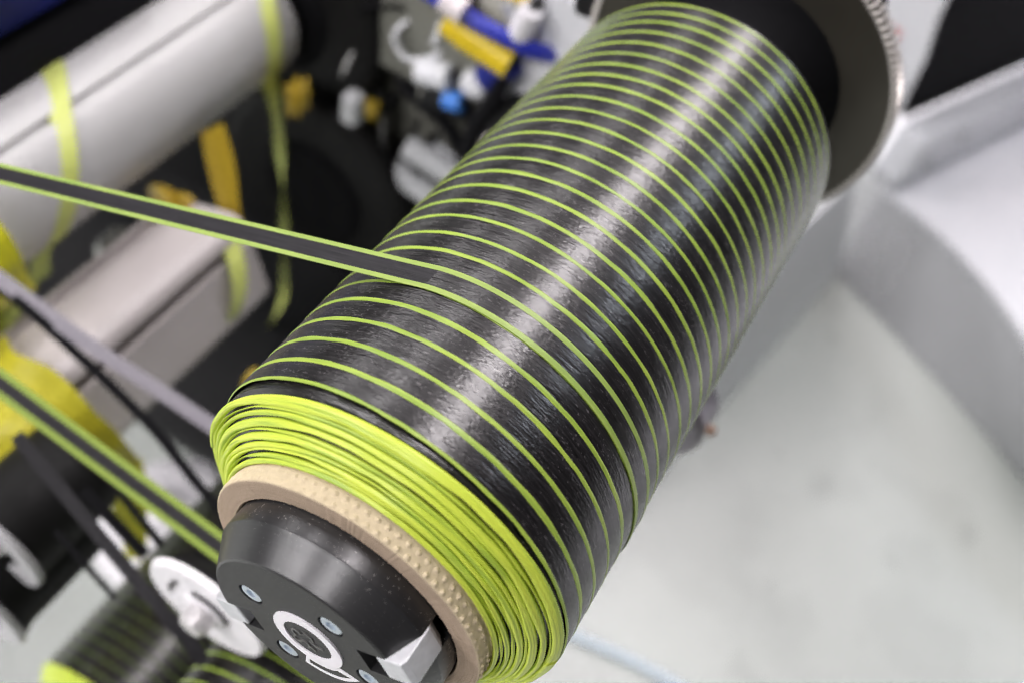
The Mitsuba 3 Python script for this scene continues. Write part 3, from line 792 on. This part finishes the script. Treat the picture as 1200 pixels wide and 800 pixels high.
# machine face behind: beams along x, panel, valves
mf = thing('grey_machine', 'grey green metal machine frame of beams behind the left side of the bobbin', 'machine')
part(mf, 'upper_beam', bar((-.46, .480, .742), (-.03, .480, .742), .05, .085, .004), MACHINE, 30)
part(mf, 'lower_beam', bar((-.40, .470, .628), (-.03, .470, .628), .05, .080, .004), MACHINE, 30)
part(mf, 'plate', bar((-.36, .515, .62), (-.02, .515, .62), .012, .52, .003), DARKMETAL, 30)
part(mf, 'post', bar((-.06, .515, .002), (-.06, .515, .36), .05, .05, .003, (1, 0, 0)), DARKMETAL, 30)
part(mf, 'post', bar((-.28, .515, .002), (-.28, .515, .36), .05, .05, .003, (1, 0, 0)), DARKMETAL, 30)
part(mf, 'steel_roll', tube([(-.226, .418, .735), (-.20, .418, .733), (-.165, .418, .730)], .010, 24), GREYPAINT, 30)
part(mf, 'steel_roll', tube([(-.236, .418, .703), (-.21, .418, .700), (-.18, .418, .697)], .010, 24), GREYPAINT, 30)
vb = thing('white_cabinet_wall', 'white upright panel with a small hole to the left of the bobbin far end', 'panel')
pp = sbox(-.160, .780, -.020, .965).difference(Point(-.128, .920).buffer(.0075))
part(vb, 'plate', extr(pp, .425, .433), WHITEPAINT, False)
part(vb, 'edge_strip', bar((-.098, .421, .782), (-.098, .421, .964), .010, .007, .002, (0, 1, 0)), WHITE, 30)
part(vb, 'bracket', bar((-.09, .434, .80), (-.09, .49, .80), .04, .04, .003), WHITEPAINT, 30)

vl = thing('valve_block', 'grey valve block with yellow cylinders and blue hose, behind the bobbin at the top', 'valve')
part(vl, 'body', place(rbox((.11, .05, .09), .006), (-.215, .452, .830)), MACHINE, 30)
part(vl, 'yellow_cylinder', tube([(-.205, .412, .868), (-.19, .412, .864), (-.155, .414, .858)], .0115, 24), YELLOW, 30)
part(vl, 'yellow_cylinder', tube([(-.200, .43, .905), (-.18, .43, .902), (-.158, .432, .899)], .010, 24), YELLOW, 30)
part(vl, 'blue_hose', tube(curve([(-.255, .41, .892), (-.225, .405, .886), (-.185, .405, .882), (-.150, .412, .876), (-.132, .43, .868)], 30), .0058, 14), BLUE, 30)
part(vl, 'hose_clip', tube([(-.205, .401, .889), (-.197, .401, .888), (-.189, .401, .887)], .0085, 16), PINKWHITE, 30)
part(vl, 'red_button', place(trimesh.creation.icosphere(3, .0045), (-.222, .422, .805)), RED, True)
part(vl, 'black_cable', tube(curve([(-.160, .418, .875), (-.158, .410, .84), (-.168, .405, .80), (-.172, .41, .76), (-.165, .42, .72)], 40), .006, 12), MATTBLACK, 30)
part(vl, 'pale_cover', place(rbox((.022, .02, .018), .006), (-.182, .425, .818)), ALU, 30)
bf = thing('hose_fitting', 'bright blue hose fitting with two white knobs at the bobbin left side', 'fitting')
part(bf, 'body', place(rbox((.040, .022, .026), .008), (-.136, .408, .772)), LIGHTBLUE, 30)
part(bf, 'elbow', tube(curve([(-.150, .41, .785), (-.155, .415, .805), (-.140, .43, .820), (-.13, .445, .82)], 20), .011, 14), DARKMETAL, 30)
part(bf, 'knob', place(trimesh.creation.icosphere(3, .0115), (-.146, .400, .797)), PINKWHITE, True)
part(bf, 'knob', place(trimesh.creation.icosphere(3, .0115), (-.120, .404, .787)), PINKWHITE, True)
part(bf, 'brass_nut', tube([(-.133, .392, .784), (-.133, .398, .784), (-.133, .404, .784)], .005, 6), GOLD, 30)
part(bf, 'stem', bar((-.136, .42, .772), (-.136, .475, .765), .012, .012, .002), DARKMETAL, 30)
rv = np.random.default_rng(21)
for q in range(34):
    px_ = np.array([rv.uniform(-.285, -.125), rv.uniform(.418, .446), 0.0]); px_[2] = rv.uniform(.66, .90)
    dx_ = rv.normal(size=3) * [1, .15, .8]; dx_ /= np.linalg.norm(dx_)
    ln_ = rv.uniform(.010, .034)
    mt_ = [DARKMETAL, MACHINE, GREYPAINT, MATTBLACK, ALU, MACHINE, NAVY, DARKMETAL][rv.integers(8)]
    if q % 3 == 0:
        part(vl, 'bracket', bar(px_ - dx_ * ln_ / 2, px_ + dx_ * ln_ / 2, rv.uniform(.006, .014), rv.uniform(.004, .010), .0015, (0, 1, .2)), mt_, 30)
    elif q % 3 == 1:
        part(vl, 'port', tube([px_ - dx_ * ln_ / 3, px_, px_ + dx_ * ln_ / 3], rv.uniform(.003, .006), 14), mt_, 30)
    else:
        e_ = px_ + np.array([rv.uniform(-.06, .06), rv.uniform(-.01, .02), -rv.uniform(.02, .09)])
        part(vl, 'cable', tube(curve([px_, (px_ + e_) / 2 + [rv.uniform(-.02, .02), -.012, .008], e_], 20), rv.uniform(.0016, .0032), 8), [MATTBLACK, MATTBLACK, BLUE, GREYTUBE][rv.integers(4)], 30)
cl = thing('cable_bundle', 'bundle of dark and blue cables between the black flange and the grey beams', 'cable')
part(cl, 'blue_cable', tube(curve([(-.309, .436, .715), (-.300, .425, .690), (-.279, .422, .683), (-.262, .425, .668), (-.25, .44, .64)], 30), .0048, 10), BLUE, 30)
part(cl, 'black_cable', tube(curve([(-.300, .44, .735), (-.276, .428, .709), (-.262, .428, .690), (-.235, .43, .66), (-.20, .44, .63)], 30), .0085, 10), MATTBLACK, 30)
part(cl, 'black_cable', tube(curve([(-.26, .44, .80), (-.235, .43, .775), (-.205, .43, .765), (-.18, .435, .735), (-.15, .44, .70)], 30), .006, 10), MATTBLACK, 30)
part(cl, 'grey_cable', tube(curve([(-.243, .43, .838), (-.250, .42, .824), (-.238, .42, .812), (-.222, .425, .818), (-.214, .43, .83)], 30), .0022, 10), ALU, 30)
def fitting(name, label, pos, r, mat_, axis=(0, 1, 0), l=.02):
    k = thing(name, label, 'fitting')
    p_ = np.array(pos); a = np.array(axis, float); a /= np.linalg.norm(a)
    part(k, 'body', tube([p_ - a * l / 2, p_, p_ + a * l / 2], r, 20), mat_, 30)
    part(k, 'collar', tube([p_ - a * l * .62, p_ - a * l * .56, p_ - a * l * .5], r * .7, 16), MACHINE, 30)
    part(k, 'stem', bar(p_ + a * l * .5, p_ + np.array([0, .05, 0]) + a * l * .5, r * .8, r * .8, .0008), DARKMETAL, 30)
fitting('pale_fitting', 'pale upright fitting beside the black flange at upper left', (-.283, .424, .737), .0075, GREYTUBE, (0, .2, 1), .03)
fitting('olive_fitting', 'small olive fitting right of the pale upright fitting', (-.266, .424, .745), .008, GOLD, (1, .3, 0), .012)
fitting('red_fitting', 'small dull red fitting near the blue cable', (-.262, .424, .687), .0065, RED, (1, .3, 0), .014)
fitting('silver_fitting', 'round silver fitting on the end of the pale steel roll', (-.243, .412, .700), .011, ALU, (1, -.3, .1), .016)
fitting('amber_fitting', 'amber fitting close to the left side of the bobbin, below the steel rolls', (-.248, .424, .607), .008, GOLD, (1, 0, .6), .03)
fitting('blue_fitting', 'small blue fitting left of the bright blue hose fitting', (-.192, .414, .803), .007, LIGHTBLUE, (1, 0, .3), .014)
fitting('grey_fitting', 'grey fitting under the yellow cylinder', (-.213, .420, .812), .010, ALU, (1, 0, .3), .026)
fitting('navy_fitting', 'dark navy fitting above the two white knobs', (-.164, .416, .846), .011, NAVY, (.6, 0, 1), .026)
fitting('cream_fitting', 'cream coloured fitting at the left edge of the white panel', (-.152, .414, .892), .008, WHITE, (.2, 0, 1), .022)
fitting('dark_fitting', 'dark fitting below the grey fitting', (-.205, .424, .790), .009, DARKMETAL, (1, 0, .2), .03)
ob = thing('amber_plug', 'small amber plug behind the left end of the bobbin', 'plug')
part(ob, 'cap', tube([(-.205, .200, .690), (-.196, .200, .690), (-.187, .201, .690)], .009, 16), GOLD, 30)
part(ob, 'blue_band', tube([(-.186, .201, .690), (-.182, .201, .690), (-.178, .201, .690)], .010, 16), BLUE, 30)
part(ob, 'cable', tube(curve([(-.178, .201, .690), (-.16, .22, .66), (-.18, .30, .56), (-.25, .42, .50), (-.3, .455, .5)], 30), .006, 12), MATTBLACK, 30)
solo('silver_box', 'small pale box beside the black flanges', 'box', place(rbox((.014, .014, .026), .003), (-.262, .392, .770)), GREYPAINT, 30)
pb = thing('white_bag', 'pale bluish white plastic bag heap seen past the left end of the bobbin', 'bag')
mm = trimesh.creation.icosphere(4, 1.0)
vv = np.array(mm.vertices)
mm.vertices = vv * (1 + .5 * (meshkit.fbm(vv * 2.0 + 5, 4) - .5))[:, None] * [.10, .10, .06]
part(pb, 'bag', place(mm, (-.40, .29, .058)), WHITE, 40)

# round pulley below the bobbin, seen past its right side
gp = thing('guide_pulley', 'small grey rounded pulley with an orange dot just below the right side of the bobbin', 'pulley')
part(gp, 'wheel', lathe([(-.004, 1e-5), (-.004, .028), (0, .032), (.010, .030), (.020, .032), (.024, .028), (.024, 1e-5)], c=(.042, .240, .832), n=60), GREYSTRAP, 30)
part(gp, 'orange_dot', place(trimesh.creation.icosphere(3, .0032), (.0745, .238, .848)), ORANGE2, True)
part(gp, 'axle', lathe(disc_prof(.0245, .12, .008, .001), c=(.042, .240, .832), n=24), DARKMETAL, 30)

# ------------------------------------------------------------------ right: beam, black panel, white bracket
bmk = thing('aluminium_beam', 'pale aluminium beam with bolt holes lying across the back of the white platform', 'beam')
dd = np.array([.4090559, .91250932, 0]); nb = np.array([-dd[1], dd[0], 0])
a_ = np.array([.181, 1.424, .233]) + nb * .028 - dd * .01; b_ = a_ + dd * .62
part(bmk, 'body', bar(a_, b_, .056, .100, .006), ALU, 30)
part(bmk, 'foot', bar(a_ + [0, 0, -.0565], a_ + dd * .03 + [0, 0, -.0565], .04, .0125, .001), GREYPAINT, 30)
for f_, h_ in ((.06, -.016), (.13, .022), (.34, .018), (.52, .0)):
    q = a_ + dd * f_ - nb * .028 + np.array([0, 0, h_])
    part(bmk, 'bolt', tube([q + nb * .004, q, q - nb * .004], .010, 16), GREYPAINT, 30)
bp = thing('black_screen', 'large black panel standing above the aluminium beam at the top right', 'panel')
c0_ = np.array([.1244, 1.449, -.030]) + nb * .004
sp = Polygon([(.016, .307), (.60, .307), (.75, .50), (.60, .90), (-.14, .90), (-.101, .562), (-.076, .468), (.0, .338)]).buffer(-.012).buffer(.012, 6)
pm = trimesh.creation.extrude_polygon(sp, .02, engine='earcut')
pv = np.array(pm.vertices)
part(bp, 'panel', trimesh.Trimesh(c0_ + pv[:, :1] * dd + pv[:, 1:2] * np.array([0, 0, 1.0]) + pv[:, 2:] * nb, pm.faces), MATTBLACK, 30)
wb = thing('white_bracket', 'white upright bracket with a red mark beside the knurled flange', 'bracket')
wp = Polygon([(.010, .346), (.100, .346), (.109, .411), (.103, .468), (.099, .518), (.086, .574), (.078, .648), (.06, .80), (-.05, .80), (-.02, .606), (.005, .45)]).buffer(-.008).buffer(.008, 6)
part(wb, 'plate', extr(wp, 1.225, 1.245), WHITEPAINT, 30)
part(wb, 'foot', bar((.02, 1.15, .3475), (.02, 1.23, .3475), .05, .003, .001), WHITEPAINT, 30)
part(wb, 'red_mark', place(rbox((.014, .005, .022), .002), (.045, 1.222, .535)), RED, 30)
